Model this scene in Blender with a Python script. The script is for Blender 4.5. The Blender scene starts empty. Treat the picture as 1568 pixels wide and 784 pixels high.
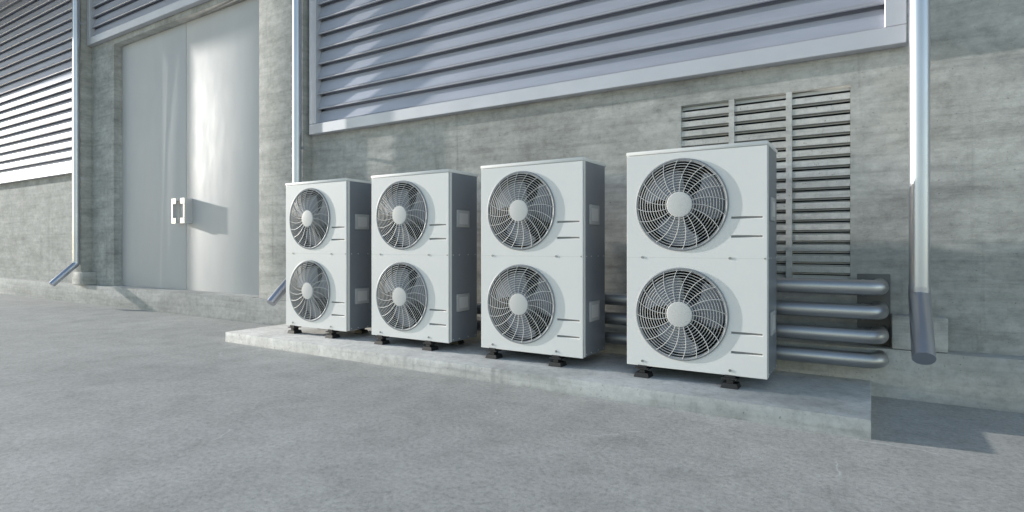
import bpy, bmesh, math, random
from mathutils import Vector, Matrix
random.seed(3)
S=bpy.context.scene
COL=S.collection
S.view_settings.view_transform='Standard'
S.view_settings.look='None'
S.view_settings.exposure=0
S.view_settings.gamma=1

# ------------------------------------------------------------ materials
def newmat(name):
    m=bpy.data.materials.new(name); m.use_nodes=True
    nt=m.node_tree; b=nt.nodes['Principled BSDF']
    return m,nt,b
def ramp(nt,fac,stops):
    r=nt.nodes.new('ShaderNodeValToRGB')
    el=r.color_ramp.elements
    while len(el)<len(stops): el.new(0.5)
    for e,(p,c) in zip(el,stops):
        e.position=p; e.color=(c[0],c[1],c[2],1) if hasattr(c,'__len__') else (c,c,c,1)
    nt.links.new(fac,r.inputs[0]); return r.outputs[0]
def noise(nt,vec,scale,detail=6,rough=.6,dist=0):
    n=nt.nodes.new('ShaderNodeTexNoise'); n.inputs['Scale'].default_value=scale
    n.inputs['Detail'].default_value=detail; n.inputs['Roughness'].default_value=rough
    n.inputs['Distortion'].default_value=dist
    nt.links.new(vec,n.inputs['Vector']); return n.outputs['Fac']
def mapping(nt,scale=(1,1,1),rot=(0,0,0),loc=(0,0,0)):
    tc=nt.nodes.new('ShaderNodeTexCoord'); mp=nt.nodes.new('ShaderNodeMapping')
    mp.inputs['Scale'].default_value=scale; mp.inputs['Rotation'].default_value=rot; mp.inputs['Location'].default_value=loc
    nt.links.new(tc.outputs['Object'],mp.inputs['Vector']); return mp.outputs[0]
def mul(nt,a,b,fac=1,mode='MULTIPLY'):
    m=nt.nodes.new('ShaderNodeMix'); m.data_type='RGBA'; m.blend_type=mode
    m.inputs[0].default_value=fac
    nt.links.new(a,m.inputs[6]); nt.links.new(b,m.inputs[7]); return m.outputs[2]
def bump(nt,b,h,strength,dist=.01):
    n=nt.nodes.new('ShaderNodeBump'); n.inputs['Strength'].default_value=strength
    n.inputs['Distance'].default_value=dist
    nt.links.new(h,n.inputs['Height']); nt.links.new(n.outputs[0],b.inputs['Normal'])

def concrete(name,lo,hi,stretch=(1,1,2.6),rough=.85,bs=.3):
    m,nt,b=newmat(name)
    v=mapping(nt,stretch); v0=mapping(nt)
    a=noise(nt,v,2.2,10,.74,.25)
    base=ramp(nt,a,[(.36,lo),(.50,tuple((x+y)/2 for x,y in zip(lo,hi))),(.64,hi)])
    vh=mapping(nt,(.5,.5,9)); hs=noise(nt,vh,2.2,6,.65,.15)
    base=mul(nt,base,ramp(nt,hs,[(.32,.80),(.5,1.0),(.7,1.07)]))
    f=noise(nt,v0,16,7,.76)
    base=mul(nt,base,ramp(nt,f,[(.3,.76),(.5,.98),(.68,1.10)]))
    p=noise(nt,v0,55,2,.5)
    base=mul(nt,base,ramp(nt,p,[(.25,.58),(.32,1.0)]))
    st=noise(nt,v0,.7,5,.6,.5)
    base=mul(nt,base,ramp(nt,st,[(.3,.84),(.6,1.04)]))
    vd=mapping(nt,(7,7,.35)); dr=noise(nt,vd,1.4,4,.6,.2)
    base=mul(nt,base,ramp(nt,dr,[(.28,.80),(.40,1.0)]))
    nt.links.new(base,b.inputs['Base Color'])
    b.inputs['Roughness'].default_value=rough
    b.inputs['Specular IOR Level'].default_value=.3
    h=noise(nt,v,30,8,.7)
    bump(nt,b,h,bs,.008)
    return m
M_wall=concrete('concrete_wall',(.375,.375,.355),(.575,.575,.545))
M_pad=concrete('concrete_pad',(.58,.57,.545),(.76,.75,.725),(1,1,1))
M_plinth=concrete('concrete_plinth',(.44,.435,.415),(.60,.595,.57),(.6,1,2))
M_vent=concrete('vent_concrete',(.56,.555,.53),(.68,.675,.65))
# ground
m,nt,b=newmat('yard_concrete'); M_ground=m
v=mapping(nt)
base=ramp(nt,noise(nt,v,.55,7,.65,.5),[(.32,(.435,.427,.405)),(.66,(.525,.516,.49))])
base=mul(nt,base,ramp(nt,noise(nt,v,3.5,10,.80,.3),[(.34,.80),(.5,.98),(.64,1.10)]))
base=mul(nt,base,ramp(nt,noise(nt,v,40,5,.8),[(.34,.72),(.5,1.0),(.66,1.16)]))
base=mul(nt,base,ramp(nt,noise(nt,v,120,2,.5),[(.24,.5),(.34,1.0),(.66,1.0),(.74,1.25)]))
vs=nt.nodes.new('ShaderNodeTexVoronoi'); vs.feature='DISTANCE_TO_EDGE'; vs.inputs['Scale'].default_value=1.3
wv=nt.nodes.new('ShaderNodeMix'); wv.data_type='RGBA'; wv.inputs[0].default_value=.35
nn=nt.nodes.new('ShaderNodeTexNoise'); nn.inputs['Scale'].default_value=2.0; nn.inputs['Detail'].default_value=4
nt.links.new(v,nn.inputs['Vector']); nt.links.new(v,wv.inputs[6]); nt.links.new(nn.outputs['Color'],wv.inputs[7])
nt.links.new(wv.outputs[2],vs.inputs['Vector'])
scr=ramp(nt,vs.outputs['Distance'],[(0,1),(.005,0)])
msk=ramp(nt,noise(nt,v,2.4,3,.5),[(.58,0),(.60,1)])
sm=mul(nt,scr,msk)
mx=nt.nodes.new('ShaderNodeMix'); mx.data_type='RGBA'
ml=nt.nodes.new('ShaderNodeMath'); ml.operation='MULTIPLY'; ml.inputs[1].default_value=.6
nt.links.new(sm,ml.inputs[0]); nt.links.new(ml.outputs[0],mx.inputs[0])
nt.links.new(base,mx.inputs[6]); mx.inputs[7].default_value=(.75,.75,.74,1)
nt.links.new(mx.outputs[2],b.inputs['Base Color'])
b.inputs['Roughness'].default_value=.8
b.inputs['Specular IOR Level'].default_value=.3
bump(nt,b,noise(nt,v,40,8,.8),.45,.006)

def metal(name,col,rough,metallic=1,var=.08,stretch=(1,1,1),bs=0):
    m,nt,b=newmat(name)
    v=mapping(nt,stretch)
    n=noise(nt,v,3,6,.6)
    c=ramp(nt,n,[(.3,tuple(x*(1-var) for x in col)),(.7,tuple(min(1,x*(1+var)) for x in col))])
    nt.links.new(c,b.inputs['Base Color'])
    r=nt.nodes.new('ShaderNodeMapRange'); r.inputs[3].default_value=rough*.85; r.inputs[4].default_value=rough*1.2
    nt.links.new(noise(nt,v,8,5,.6),r.inputs[0]); nt.links.new(r.outputs[0],b.inputs['Roughness'])
    b.inputs['Metallic'].default_value=metallic
    if bs: bump(nt,b,noise(nt,v,2.5,3,.5),bs,.01)
    return m
M_louver=metal('louver_metal',(.49,.50,.56),.45,.4,.09,(.5,1,3))
M_frame=metal('frame_metal',(.60,.605,.645),.45,.25,.05)
M_door=metal('door_metal',(.60,.598,.60),.68,.05,.03,(1,1,.3))
M_pipe=metal('galvanised_pipe',(.62,.635,.685),.36,1,.08,(1,1,.4))
M_cpipe=metal('pipe_cladding',(.54,.54,.545),.40,1,.07)
M_handle=metal('handle_steel',(.7,.7,.7),.35,.6,.03)
M_plate=metal('dark_plate',(.16,.16,.155),.6,.2,.2)
M_white=metal('white_paint',(.81,.805,.79),.5,0,.02)
M_side=metal('side_shade_tone',(.21,.23,.26),.4,0,.05)  # shade on the unit sides is put into this dark blue-grey colour
M_ring=metal('guard_ring',(.30,.31,.325),.5,.1,.05)
M_shroud=metal('shroud_grey',(.10,.105,.11),.5,0,.05)
M_wire=metal('guard_wire',(.62,.62,.61),.45,0,.03)
M_hub=metal('guard_hub',(.60,.60,.59),.45,0,.03)
M_handleface=metal('handle_face_grey',(.44,.45,.46),.5,0,.04)
M_blade=metal('fan_blade',(.31,.32,.36),.35,0,.05)
M_dark=metal('dark_inside',(.015,.016,.017),.6,0,.2)
M_fin=metal('coil_fins',(.16,.16,.16),.4,.5,.1)
M_slot=metal('slot_grey',(.22,.225,.23),.5,0,.1)
M_rubber=metal('black_rubber',(.02,.02,.022),.5,0,.2)
M_void=metal('interior_dark',(.05,.052,.06),.8,0,.2)
M_vblade=metal('vent_inner_metal',(.70,.70,.69),.5,0,.06)
M_screw=metal('screw',(.35,.35,.35),.35,1,.05)
M_roof=metal('roof_sheet',(.4,.42,.45),.5,.5,.1)

# ------------------------------------------------------------ mesh helpers
def empty(name,loc):
    e=bpy.data.objects.new(name,None); e.location=loc; e.empty_display_size=.2
    COL.objects.link(e); return e
def mk(name,bm,mat,parent=None,smooth=False,local=False):
    me=bpy.data.meshes.new(name); bm.normal_update(); bm.to_mesh(me); bm.free()
    me.materials.append(mat)
    if smooth:
        for p in me.polygons: p.use_smooth=True
        try: me.set_sharp_from_angle(angle=math.radians(35))
        except Exception: pass
    o=bpy.data.objects.new(name,me); COL.objects.link(o)
    if parent is not None:
        o.parent=parent
        if not local: o.matrix_parent_inverse=Matrix.Translation(-Vector(parent.location))
    return o
def addbox(bm,a,b_):
    x0,y0,z0=a; x1,y1,z1=b_
    vs=[bm.verts.new(p) for p in [(x0,y0,z0),(x1,y0,z0),(x1,y1,z0),(x0,y1,z0),(x0,y0,z1),(x1,y0,z1),(x1,y1,z1),(x0,y1,z1)]]
    for f in [(0,3,2,1),(4,5,6,7),(0,1,5,4),(1,2,6,5),(2,3,7,6),(3,0,4,7)]:
        bm.faces.new([vs[i] for i in f])
def bev(bm,w,seg=2):
    bmesh.ops.bevel(bm,geom=bm.edges[:],offset=w,segments=seg,affect='EDGES',profile=.5)
def box(name,a,b_,mat,parent=None,bevel=0,local=False,seg=2):
    bm=bmesh.new(); addbox(bm,a,b_)
    if bevel: bev(bm,bevel,seg)
    return mk(name,bm,mat,parent,bevel>0,local)
def tube(bm,pts,r,closed=False,seg=8,up=Vector((0,0,1)),caps=True):
    pts=[Vector(p) for p in pts]; n=len(pts); rings=[]
    for i,p in enumerate(pts):
        if closed: t=pts[(i+1)%n]-pts[i-1]
        else: t=pts[min(i+1,n-1)]-pts[max(i-1,0)]
        t.normalize()
        s=t.cross(up)
        if s.length<1e-4: s=t.cross(Vector((0,1,0)))
        s.normalize(); u=s.cross(t)
        rr=r[i] if hasattr(r,'__len__') else r
        rings.append([bm.verts.new(p+(s*math.cos(2*math.pi*k/seg)+u*math.sin(2*math.pi*k/seg))*rr) for k in range(seg)])
    for i in range(n if closed else n-1):
        A=rings[i]; B=rings[(i+1)%n]
        for k in range(seg): bm.faces.new([A[k],A[(k+1)%seg],B[(k+1)%seg],B[k]])
    if not closed and caps:
        bm.faces.new(rings[0][::-1]); bm.faces.new(rings[-1])
def cyl(bm,c,r,y0,y1,seg=32,r1=None):
    r1=r if r1 is None else r1
    A=[bm.verts.new((c[0]+r*math.cos(2*math.pi*k/seg),y0,c[1]+r*math.sin(2*math.pi*k/seg))) for k in range(seg)]
    B=[bm.verts.new((c[0]+r1*math.cos(2*math.pi*k/seg),y1,c[1]+r1*math.sin(2*math.pi*k/seg))) for k in range(seg)]
    for k in range(seg): bm.faces.new([A[k],A[(k+1)%seg],B[(k+1)%seg],B[k]])
    bm.faces.new(A); bm.faces.new(B[::-1])
def sheet_holes(name,loops,y0,y1,mat,parent=None,bevel=0,local=False):
    cu=bpy.data.curves.new(name,'CURVE'); cu.dimensions='2D'; cu.fill_mode='BOTH'
    cu.extrude=(y1-y0)/2-bevel; cu.bevel_depth=bevel; cu.bevel_resolution=2
    for L in loops:
        sp=cu.splines.new('POLY'); sp.points.add(len(L)-1)
        for p,q in zip(sp.points,L): p.co=(q[0],q[1],0,1)
        sp.use_cyclic_u=True
    if bevel: cu.offset=-bevel
    o=bpy.data.objects.new(name,cu); COL.objects.link(o)
    dg=bpy.context.evaluated_depsgraph_get(); dg.update()
    me=bpy.data.meshes.new_from_object(o.evaluated_get(dg))
    bpy.data.objects.remove(o)
    me.transform(Matrix.Translation((0,(y0+y1)/2,0))@Matrix.Rotation(math.pi/2,4,'X'))
    bm=bmesh.new(); bm.from_mesh(me)
    bmesh.ops.remove_doubles(bm,verts=bm.verts[:],dist=1e-5)
    bmesh.ops.recalc_face_normals(bm,faces=bm.faces[:])
    return mk(name,bm,mat,parent,False,local)
def rect(x0,x1,z0,z1): return [(x0,z0),(x1,z0),(x1,z1),(x0,z1)]
def circ(cx,cz,r,n=72): return [(cx+r*math.cos(2*math.pi*k/n),cz+r*math.sin(2*math.pi*k/n)) for k in range(n)]

# ------------------------------------------------------------ ground
bm=bmesh.new()
vs=[bm.verts.new(p) for p in [(-600,-600,0),(600,-600,0),(600,600,0),(-600,600,0)]]; bm.faces.new(vs)
mk('ground',bm,M_ground)

# ------------------------------------------------------------ building
WY=4.42; PY=4.27
B=empty('warehouse_building',(-5,WY,0))
VX0,VX1,VZ0,VZ1=-1.235,-.117,.71,2.015
LZ=2.21; LT=5.6
DX0,DX1,DZ0,DZ1=-10.27,-6.49,.29,4.165
holes=[rect(-34,9,-.2,7.2),
       rect(VX0,VX1,VZ0,VZ1),
       rect(-5.35,.10,LZ+.08,LT),
       rect(DX0,DX1,DZ0,DZ1),
       rect(-22,-11.6,LZ+.06,LT),
       rect(-10.95,-6.6,4.33,LT),
       ]
sheet_holes('wall',holes,WY,WY+.26,M_wall,B)
box('interior_back',(-33.8,WY+.62,0),(8.8,WY+.7,7.1),M_void,B)
box('plinth',(-34,PY,-.1),(9,WY+.05,.30),M_plinth,B,.006)
box('pilaster_1',(-6.31,4.295,.302),(-5.50,WY+.02,5.99),M_wall,B,.004)
box('pilaster_2',(-11.36,4.258,.302),(-11.02,WY+.02,5.99),M_wall,B,.004)
box('pipe_footing_0',(.11,PY+.012,.303),(.39,WY+.03,.51),M_plinth,B,.008)
box('pipe_footing_1',(-11.2,4.22,.303),(-10.86,WY+.03,.51),M_plinth,B,.008)
box('eave',(-34.5,WY-1.5,6.02),(9.5,WY+.02,6.2),M_roof,B,.01)
box('roof',(-34.5,WY-.1,7.202),(9.5,WY+14,7.4),M_roof,B,.01)
box('end_wall_left',(-34,WY+.262,0),(-33.7,WY+14,7.2),M_wall,B)
box('end_wall_right',(8.7,WY+.262,0),(9,WY+14,7.2),M_wall,B)

def louver(tag,x0,x1,z0,z1,fw=.115,yf=4.335):
    bm=bmesh.new()
    addbox(bm,(x0,yf,z0),(x1,WY-.001,z0+fw))
    addbox(bm,(x0,yf,z1-fw),(x1,WY-.001,z1))
    addbox(bm,(x0,yf,z0+fw+.0005),(x0+fw,WY-.001,z1-fw-.0005))
    addbox(bm,(x1-fw,yf,z0+fw+.0005),(x1,WY-.001,z1-fw-.0005))
    bev(bm,.004,1)
    mk(tag+'_frame',bm,M_frame,B,True)
    pitch=.17; y0=yf+.035
    a=x0+fw-.004; c=x1-fw+.004
    z=z0+fw-.03
    prof=[]
    while z<z1-fw-.05:
        prof.append([(y0+.040,z+pitch+.006),(y0+.034,z+pitch-.02),(y0+.006,z+.052),(y0-.004,z+.046),(y0-.012,z+.032),(y0-.010,z+.024),(y0+.000,z+.020),(y0+.010,z+.026),(y0+.075,z+.05),(y0+.09,z-.03)])
        z+=pitch
    bm=bmesh.new()
    for P in prof:
        A=[bm.verts.new((a,p[0],p[1])) for p in P]; C=[bm.verts.new((c,p[0],p[1])) for p in P]
        for i in range(len(P)-1): bm.faces.new([A[i],C[i],C[i+1],A[i+1]])
    mk(tag+'_slats',bm,M_louver,B,True)
louver('louver_window',-5.44,.188,LZ,5.75)
louver('louver_window_far',-22.2,-11.44,LZ-.02,5.95)
louver('louver_over_door',-11.01,-6.33,4.25,5.95)

# wall vent grille
bm=bmesh.new(); yv=WY+.004
def vb(x0,x1,z0,z1,y0=yv,y1=WY+.05): addbox(bm,(x0,y0,z0),(x1,y1,z1))
m1=-1.6013*4.42*(1334-1120)/(1120+625); m2=-1.6013*4.42*(1334-1208)/(1208+625)
vb(m1-.019,m1+.019,VZ0+.001,VZ1-.001,yv-.003); vb(m2-.019,m2+.019,VZ0+.001,VZ1-.001,yv-.003)
nrow=18
pt=(VZ1-VZ0)/nrow
for i in range(1,nrow):
    z=VZ0+i*pt
    for (a,c) in [(VX0+.001,m1-.0195),(m1+.0195,m2-.0195),(m2+.0195,VX1-.001)]:
        vb(a,c,z-.020,z+.020,yv,WY+.022)
mk('vent_grille',bm,M_vent,B)
bm=bmesh.new()
for i in range(nrow*2):
    z=VZ0+(i+.5)*pt/2
    q=[bm.verts.new(p) for p in [(VX0+.002,WY+.030,z-.015),(VX1-.002,WY+.030,z-.015),(VX1-.002,WY+.052,z+.013),(VX0+.002,WY+.052,z+.013)]]
    bm.faces.new(q)
mk('vent_inner_blades',bm,M_vblade,B)

# double door
YD=4.54; xm=-8.38
box('door_leaf_left',(DX0+.003,YD,DZ0+.012),(xm-.006,YD+.05,DZ1-.004),M_door,B,.004)
box('door_leaf_right',(xm+.006,YD,DZ0+.012),(DX1-.003,YD+.05,DZ1-.004),M_door,B,.004)
box('door_sill',(DX0+.002,WY-.1,.295),(DX1-.002,YD+.1,.304),M_plinth,B)
for s,t in ((-1,'left'),(1,'right')):
    bm=bmesh.new()
    xa=xm+s*.06; xb=xm+s*.17
    x0,x1=min(xa,xb),max(xa,xb)
    zc=1.44
    addbox(bm,(x0,YD-.012,zc-.175),(x1,YD-.0005,zc+.175))
    addbox(bm,(x0,YD-.10,zc+.145),(x1,YD-.0125,zc+.175))
    addbox(bm,(x0,YD-.10,zc-.175),(x1,YD-.0125,zc-.145))
    addbox(bm,(x0 if s<0 else x1-.028,YD-.10,zc-.1445),(x0+.028 if s<0 else x1,YD-.0125,zc+.1445))
    addbox(bm,(x0,YD-.118,zc-.18),(x1 if s<0 else x1,YD-.1005,zc-.1) )
    addbox(bm,(x0,YD-.118,zc+.1),(x1,YD-.1005,zc+.18))
    addbox(bm,(x0 if s<0 else x1-.032,YD-.118,zc-.0995),(x0+.032 if s<0 else x1,YD-.1005,zc+.0995))
    bev(bm,.002,1)
    mk('door_handle_'+t,bm,M_handle,B,True)

box('pipe_entry_plate',(-.077,WY-.012,.302),(.105,WY+.01,.76),M_plate,B,.003)

# ------------------------------------------------------------ drainpipes
def drain(x,r):
    D=empty('drainpipe',(x,4.2,0))
    bm=bmesh.new(); Y=4.2
    tube(bm,[(x,Y,6.01),(x,Y,.66)],r,seg=32)
    mk('downpipe',bm,M_pipe,D,True)
    bm=bmesh.new()
    tube(bm,[(x,Y,.70),(x,Y,.655),(x,Y-.02,.632),(x,Y-.335,.325)],r*1.05,seg=32,up=Vector((1,0,0)))
    mk('outlet_shoe',bm,M_pipe,D,True)
    bm=bmesh.new()
    for z in (4.6,2.05):
        addbox(bm,(x-.015,Y+r,z-.015),(x+.015,4.30 if x<0 else 4.34,z+.015))
    mk('pipe_bracket',bm,M_pipe,D)
drain(-11.03,.048); drain(-5.474,.048); drain(.245,.053)

# ------------------------------------------------------------ concrete pad
bm=bmesh.new(); addbox(bm,(-5.39,3.30,-.02),(0,PY-.002,.095)); bev(bm,.006,2)
mk('concrete_pad',bm,M_pad,None,True)

# ------------------------------------------------------------ insulated pipes
UX=[-4.861,-3.694,-2.528,-1.360]
for i,(z,xs) in enumerate([(.688,UX[3]+.6),(.539,UX[2]+.6),(.390,UX[1]+.6),(.243,UX[0]+.6)]):
    P=empty('refrigerant_pipe',(xs,4.14,z))
    bm=bmesh.new(); Y=4.13; r=.048
    R=.075; xe=-.03
    pts=[(xs,3.98,z),(xs,Y-R,z)]
    for k in range(1,9):
        a=math.pi/2*k/8; pts.append((xs+R-R*math.cos(a),Y-R+R*math.sin(a),z))
    x=xs+R
    while x+.5<xe: x+=.5; pts.append((x,Y,z))
    pts.append((xe-.001,Y,z))
    for k in range(1,11):
        a=math.pi/2*k/10; pts.append((xe+R*math.sin(a),Y+R-R*math.cos(a),z))
    pts.append((xe+R,(WY+.005) if z>.3 else PY+.01,z))
    tube(bm,pts,r,seg=28)
    mk('cladding',bm,M_cpipe,P,True)
    bm=bmesh.new()
    tube(bm,[(xe-.02,Y,z),(xe-.005,Y,z)],r+.002,seg=28)
    mk('joint_band',bm,M_cpipe,P,True)

# ------------------------------------------------------------ AC units
W,DP,H=.851,.40,1.385
FC=[(.350,1.031),(.350,.348)]; FR=.281
parts=[]
def part(o): parts.append((o.name,o.data)); bpy.data.objects.remove(o)
bm=bmesh.new(); addbox(bm,(0,.014,.004),(W,DP,H-.024))
fs=[f for f in bm.faces if f.calc_center_median().y<.02]
bmesh.ops.delete(bm,geom=fs,context='FACES')
ve=[e for e in bm.edges if abs(e.verts[0].co.z-e.verts[1].co.z)>1]
ve=[e for e in ve if e.verts[0].co.y>.2]
bmesh.ops.bevel(bm,geom=ve,offset=.02,segments=4,affect='EDGES',profile=.5)
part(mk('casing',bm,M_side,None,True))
slots=[]
for z in (.942,.830,.256,.140):
    slots.append(rect(.652,.826,z-.0065,z+.0065))
part(sheet_holes('front_panel',[rect(0,W,0,H-.026)]+[circ(c[0],c[1],FR) for c in FC]+slots,0,.014,M_white,None,.0025))
bm=bmesh.new()
for z in (.942,.830,.256,.140): addbox(bm,(.645,.0085,z-.012),(.835,.0125,z+.012))
part(mk('panel_slots',bm,M_slot))
bm=bmesh.new(); addbox(bm,(-.004,-.004,H-.0245),(W+.004,DP+.004,H)); bev(bm,.005,2); part(mk('top_cover',bm,M_white,None,True))
bm=bmesh.new(); addbox(bm,(W-.0005,.0145,.004),(W+.0015,.04,H-.026)); addbox(bm,(-.0015,.0145,.004),(.0005,.04,H-.026)); part(mk('corner_flange',bm,M_white))
bm=bmesh.new(); addbox(bm,(.002,-.0006,.6988),(W-.002,.0,.7002)); part(mk('panel_seam',bm,M_hub))
bm=bmesh.new()
for x in (.105,.645):
    for z in (.7,.03): cyl(bm,(x,z),.008,-.004,.001,16)
cyl(bm,(W-.012,.7),.005,-.003,.001,12)
part(mk('screws',bm,M_screw))
bm=bmesh.new(); addbox(bm,(.02,.345,.02),(W-.02,.36,H-.05)); addbox(bm,(.66,.015,.02),(.665,.344,H-.05)); addbox(bm,(.015,.015,.685),(.659,.344,.695)); addbox(bm,(.012,.015,.02),(.0145,.344,H-.05))
part(mk('inner_back',bm,M_dark))
bm=bmesh.new()
z=.03
while z<H-.06:
    addbox(bm,(.03,.325,z),(.655,.344,z+.007)); z+=.024
part(mk('coil_fins',bm,M_fin))
sh=bmesh.new(); rg=bmesh.new(); wr=bmesh.new(); hb=bmesh.new(); bl=bmesh.new()
for fi,(cx,cz) in enumerate(FC):
    n=64
    def ringpts(r,y,n=n): return [(cx+r*math.cos(2*math.pi*k/n),y,cz+r*math.sin(2*math.pi*k/n)) for k in range(n)]
    prev=None
    for r,y in [(FR+.001,.006),(FR-.006,.03),(FR-.012,.06),(FR-.012,.13),(FR+.0,.15)]:
        cur=[sh.verts.new(p) for p in ringpts(r,y)]
        if prev:
            for k in range(n): sh.faces.new([prev[k],prev[(k+1)%n],cur[(k+1)%n],cur[k]])
        prev=cur
    tube(rg,ringpts(FR+.001,-.003),.0085,True,8,Vector((0,1,0)))
    def gy(r): return -.006-.018*(1-(r/FR)**2)
    rh=.080
    NR=12
    for j in range(NR):
        r=rh+(FR-rh)*(j+.5)/NR
        tube(wr,ringpts(r,gy(r),56),.0020,True,5,Vector((0,1,0)))
    NS=20
    for j in range(NS):
        a0=2*math.pi*j/NS
        P=[]
        for k in range(9):
            t=k/8; r=rh-.01+(FR-rh+.008)*t
            a=a0-.26*(t**1.6)
            P.append((cx+r*math.cos(a),gy(r)-.003,cz+r*math.sin(a)))
        tube(wr,P,.0020,False,5,Vector((0,1,0)))
    prev=None
    for r,y in [(rh-.002,gy(rh)+.004),(rh,gy(rh)-.002),(rh-.004,gy(rh)-.006),(rh-.02,gy(rh)-.0075),(.03,gy(rh)-.0085),(.001,gy(rh)-.009)]:
        cur=[hb.verts.new(p) for p in ringpts(r,y,48)]
        if prev:
            for k in range(48): hb.faces.new([prev[k],prev[(k+1)%48],cur[(k+1)%48],cur[k]])
        prev=cur
    cyl(bl,(cx,cz),.075,.035,.14,32)
    base=math.radians(125)
    for q in range(3):
        ab=base+q*2*math.pi/3
        grid=[]
        for i in range(11):
            s=i/10; r=.065+(.258-.065)*s
            w=(1.05+.45*s)*(1-.45*max(0,(s-.75)/.25)**2.5)
            sw=.30*s*s
            row=[]
            for k in range(11):
                t=k/10-.5
                a=ab+sw+t*w
                y=.075-.060*t*(1-.25*s)-.012*(1-4*t*t)
                row.append(bl.verts.new((cx+r*math.cos(a),y,cz+r*math.sin(a))))
            grid.append(row)
        for i in range(10):
            for k in range(10):
                bl.faces.new([grid[i][k],grid[i][k+1],grid[i+1][k+1],grid[i+1][k]])
part(mk('fan_shroud',sh,M_shroud,None,True)); part(mk('fan_ring',rg,M_ring,None,True))
part(mk('fan_guard',wr,M_wire,None,True)); part(mk('guard_cap',hb,M_hub,None,True)); part(mk('fan_blades',bl,M_blade,None,True))
bm=bmesh.new()
for z in (.995,.31):
    addbox(bm,(W-.001,.10,z-.072),(W+.010,.27,z+.072))
bev(bm,.009,3)
part(mk('side_handle',bm,M_handleface,None,True))
bm=bmesh.new()
for z in (.995,.31):
    addbox(bm,(W+.0102,.128,z-.045),(W+.0112,.242,z+.045))
part(mk('side_handle_recess',bm,M_hub))
bm=bmesh.new()
for y in (.06,.14,.26,.36):
    for z in (.7,.02):
        addbox(bm,(W+.0,y-.004,z-.004),(W+.003,y+.004,z+.004))
part(mk('side_screws',bm,M_wire))
bm=bmesh.new()
for x in (.105,.645):
    for (ya,yb) in ((-.025,.07),(.33,.42)):
        z0,z1=-.073,-.045
        A=[bm.verts.new(p) for p in [(x-.05,ya,z0),(x+.05,ya,z0),(x+.05,yb,z0),(x-.05,yb,z0)]]
        C=[bm.verts.new(p) for p in [(x-.042,ya+.006,z1),(x+.042,ya+.006,z1),(x+.042,yb-.006,z1),(x-.042,yb-.006,z1)]]
        for k in range(4): bm.faces.new([A[k],A[(k+1)%4],C[(k+1)%4],C[k]])
        bm.faces.new(A[::-1]); bm.faces.new(C)
        addbox(bm,(x-.018,ya+.018,-.0445),(x+.018,yb-.018,-.021))
        addbox(bm,(x-.045,ya+.004,-.0205),(x+.045,yb-.004,-.0125))
    addbox(bm,(x-.03,-.01,-.012),(x+.03,.41,.003))
part(mk('feet',bm,M_rubber))
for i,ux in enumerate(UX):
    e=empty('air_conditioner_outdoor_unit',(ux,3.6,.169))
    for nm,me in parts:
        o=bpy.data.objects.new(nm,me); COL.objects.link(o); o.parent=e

# ------------------------------------------------------------ light
d=Vector((.513,.070,-.100)).normalized()
sun=bpy.data.lights.new('sun','SUN'); sun.energy=5; sun.angle=math.radians(.8); sun.color=(1,.97,.91)
so=bpy.data.objects.new('sun',sun); COL.objects.link(so); so.rotation_euler=d.to_track_quat('-Z','Y').to_euler(); so.location=(-20,-5,10)
w=bpy.data.worlds.new('World'); S.world=w; w.use_nodes=True
nt=w.node_tree; bg=nt.nodes['Background']
sky=nt.nodes.new('ShaderNodeTexSky'); sky.sky_type='NISHITA'; sky.sun_disc=False
sky.sun_elevation=math.asin(-d.z); sky.sun_rotation=math.atan2(-d.x,-d.y)%(2*math.pi)
sky.dust_density=0.2; sky.air_density=0.85; sky.ozone_density=0.05
nt.links.new(sky.outputs[0],bg.inputs[0]); bg.inputs[1].default_value=.26

# ------------------------------------------------------------ camera
cam=bpy.data.cameras.new('Camera'); co=bpy.data.objects.new('Camera',cam); COL.objects.link(co)
co.location=(0,0,.945); co.rotation_euler=(math.pi/2,0,math.radians(32))
cam.sensor_width=36; cam.lens=36*880/1568; cam.shift_y=-16/1568
cam.clip_start=.05; cam.clip_end=3000
S.camera=co
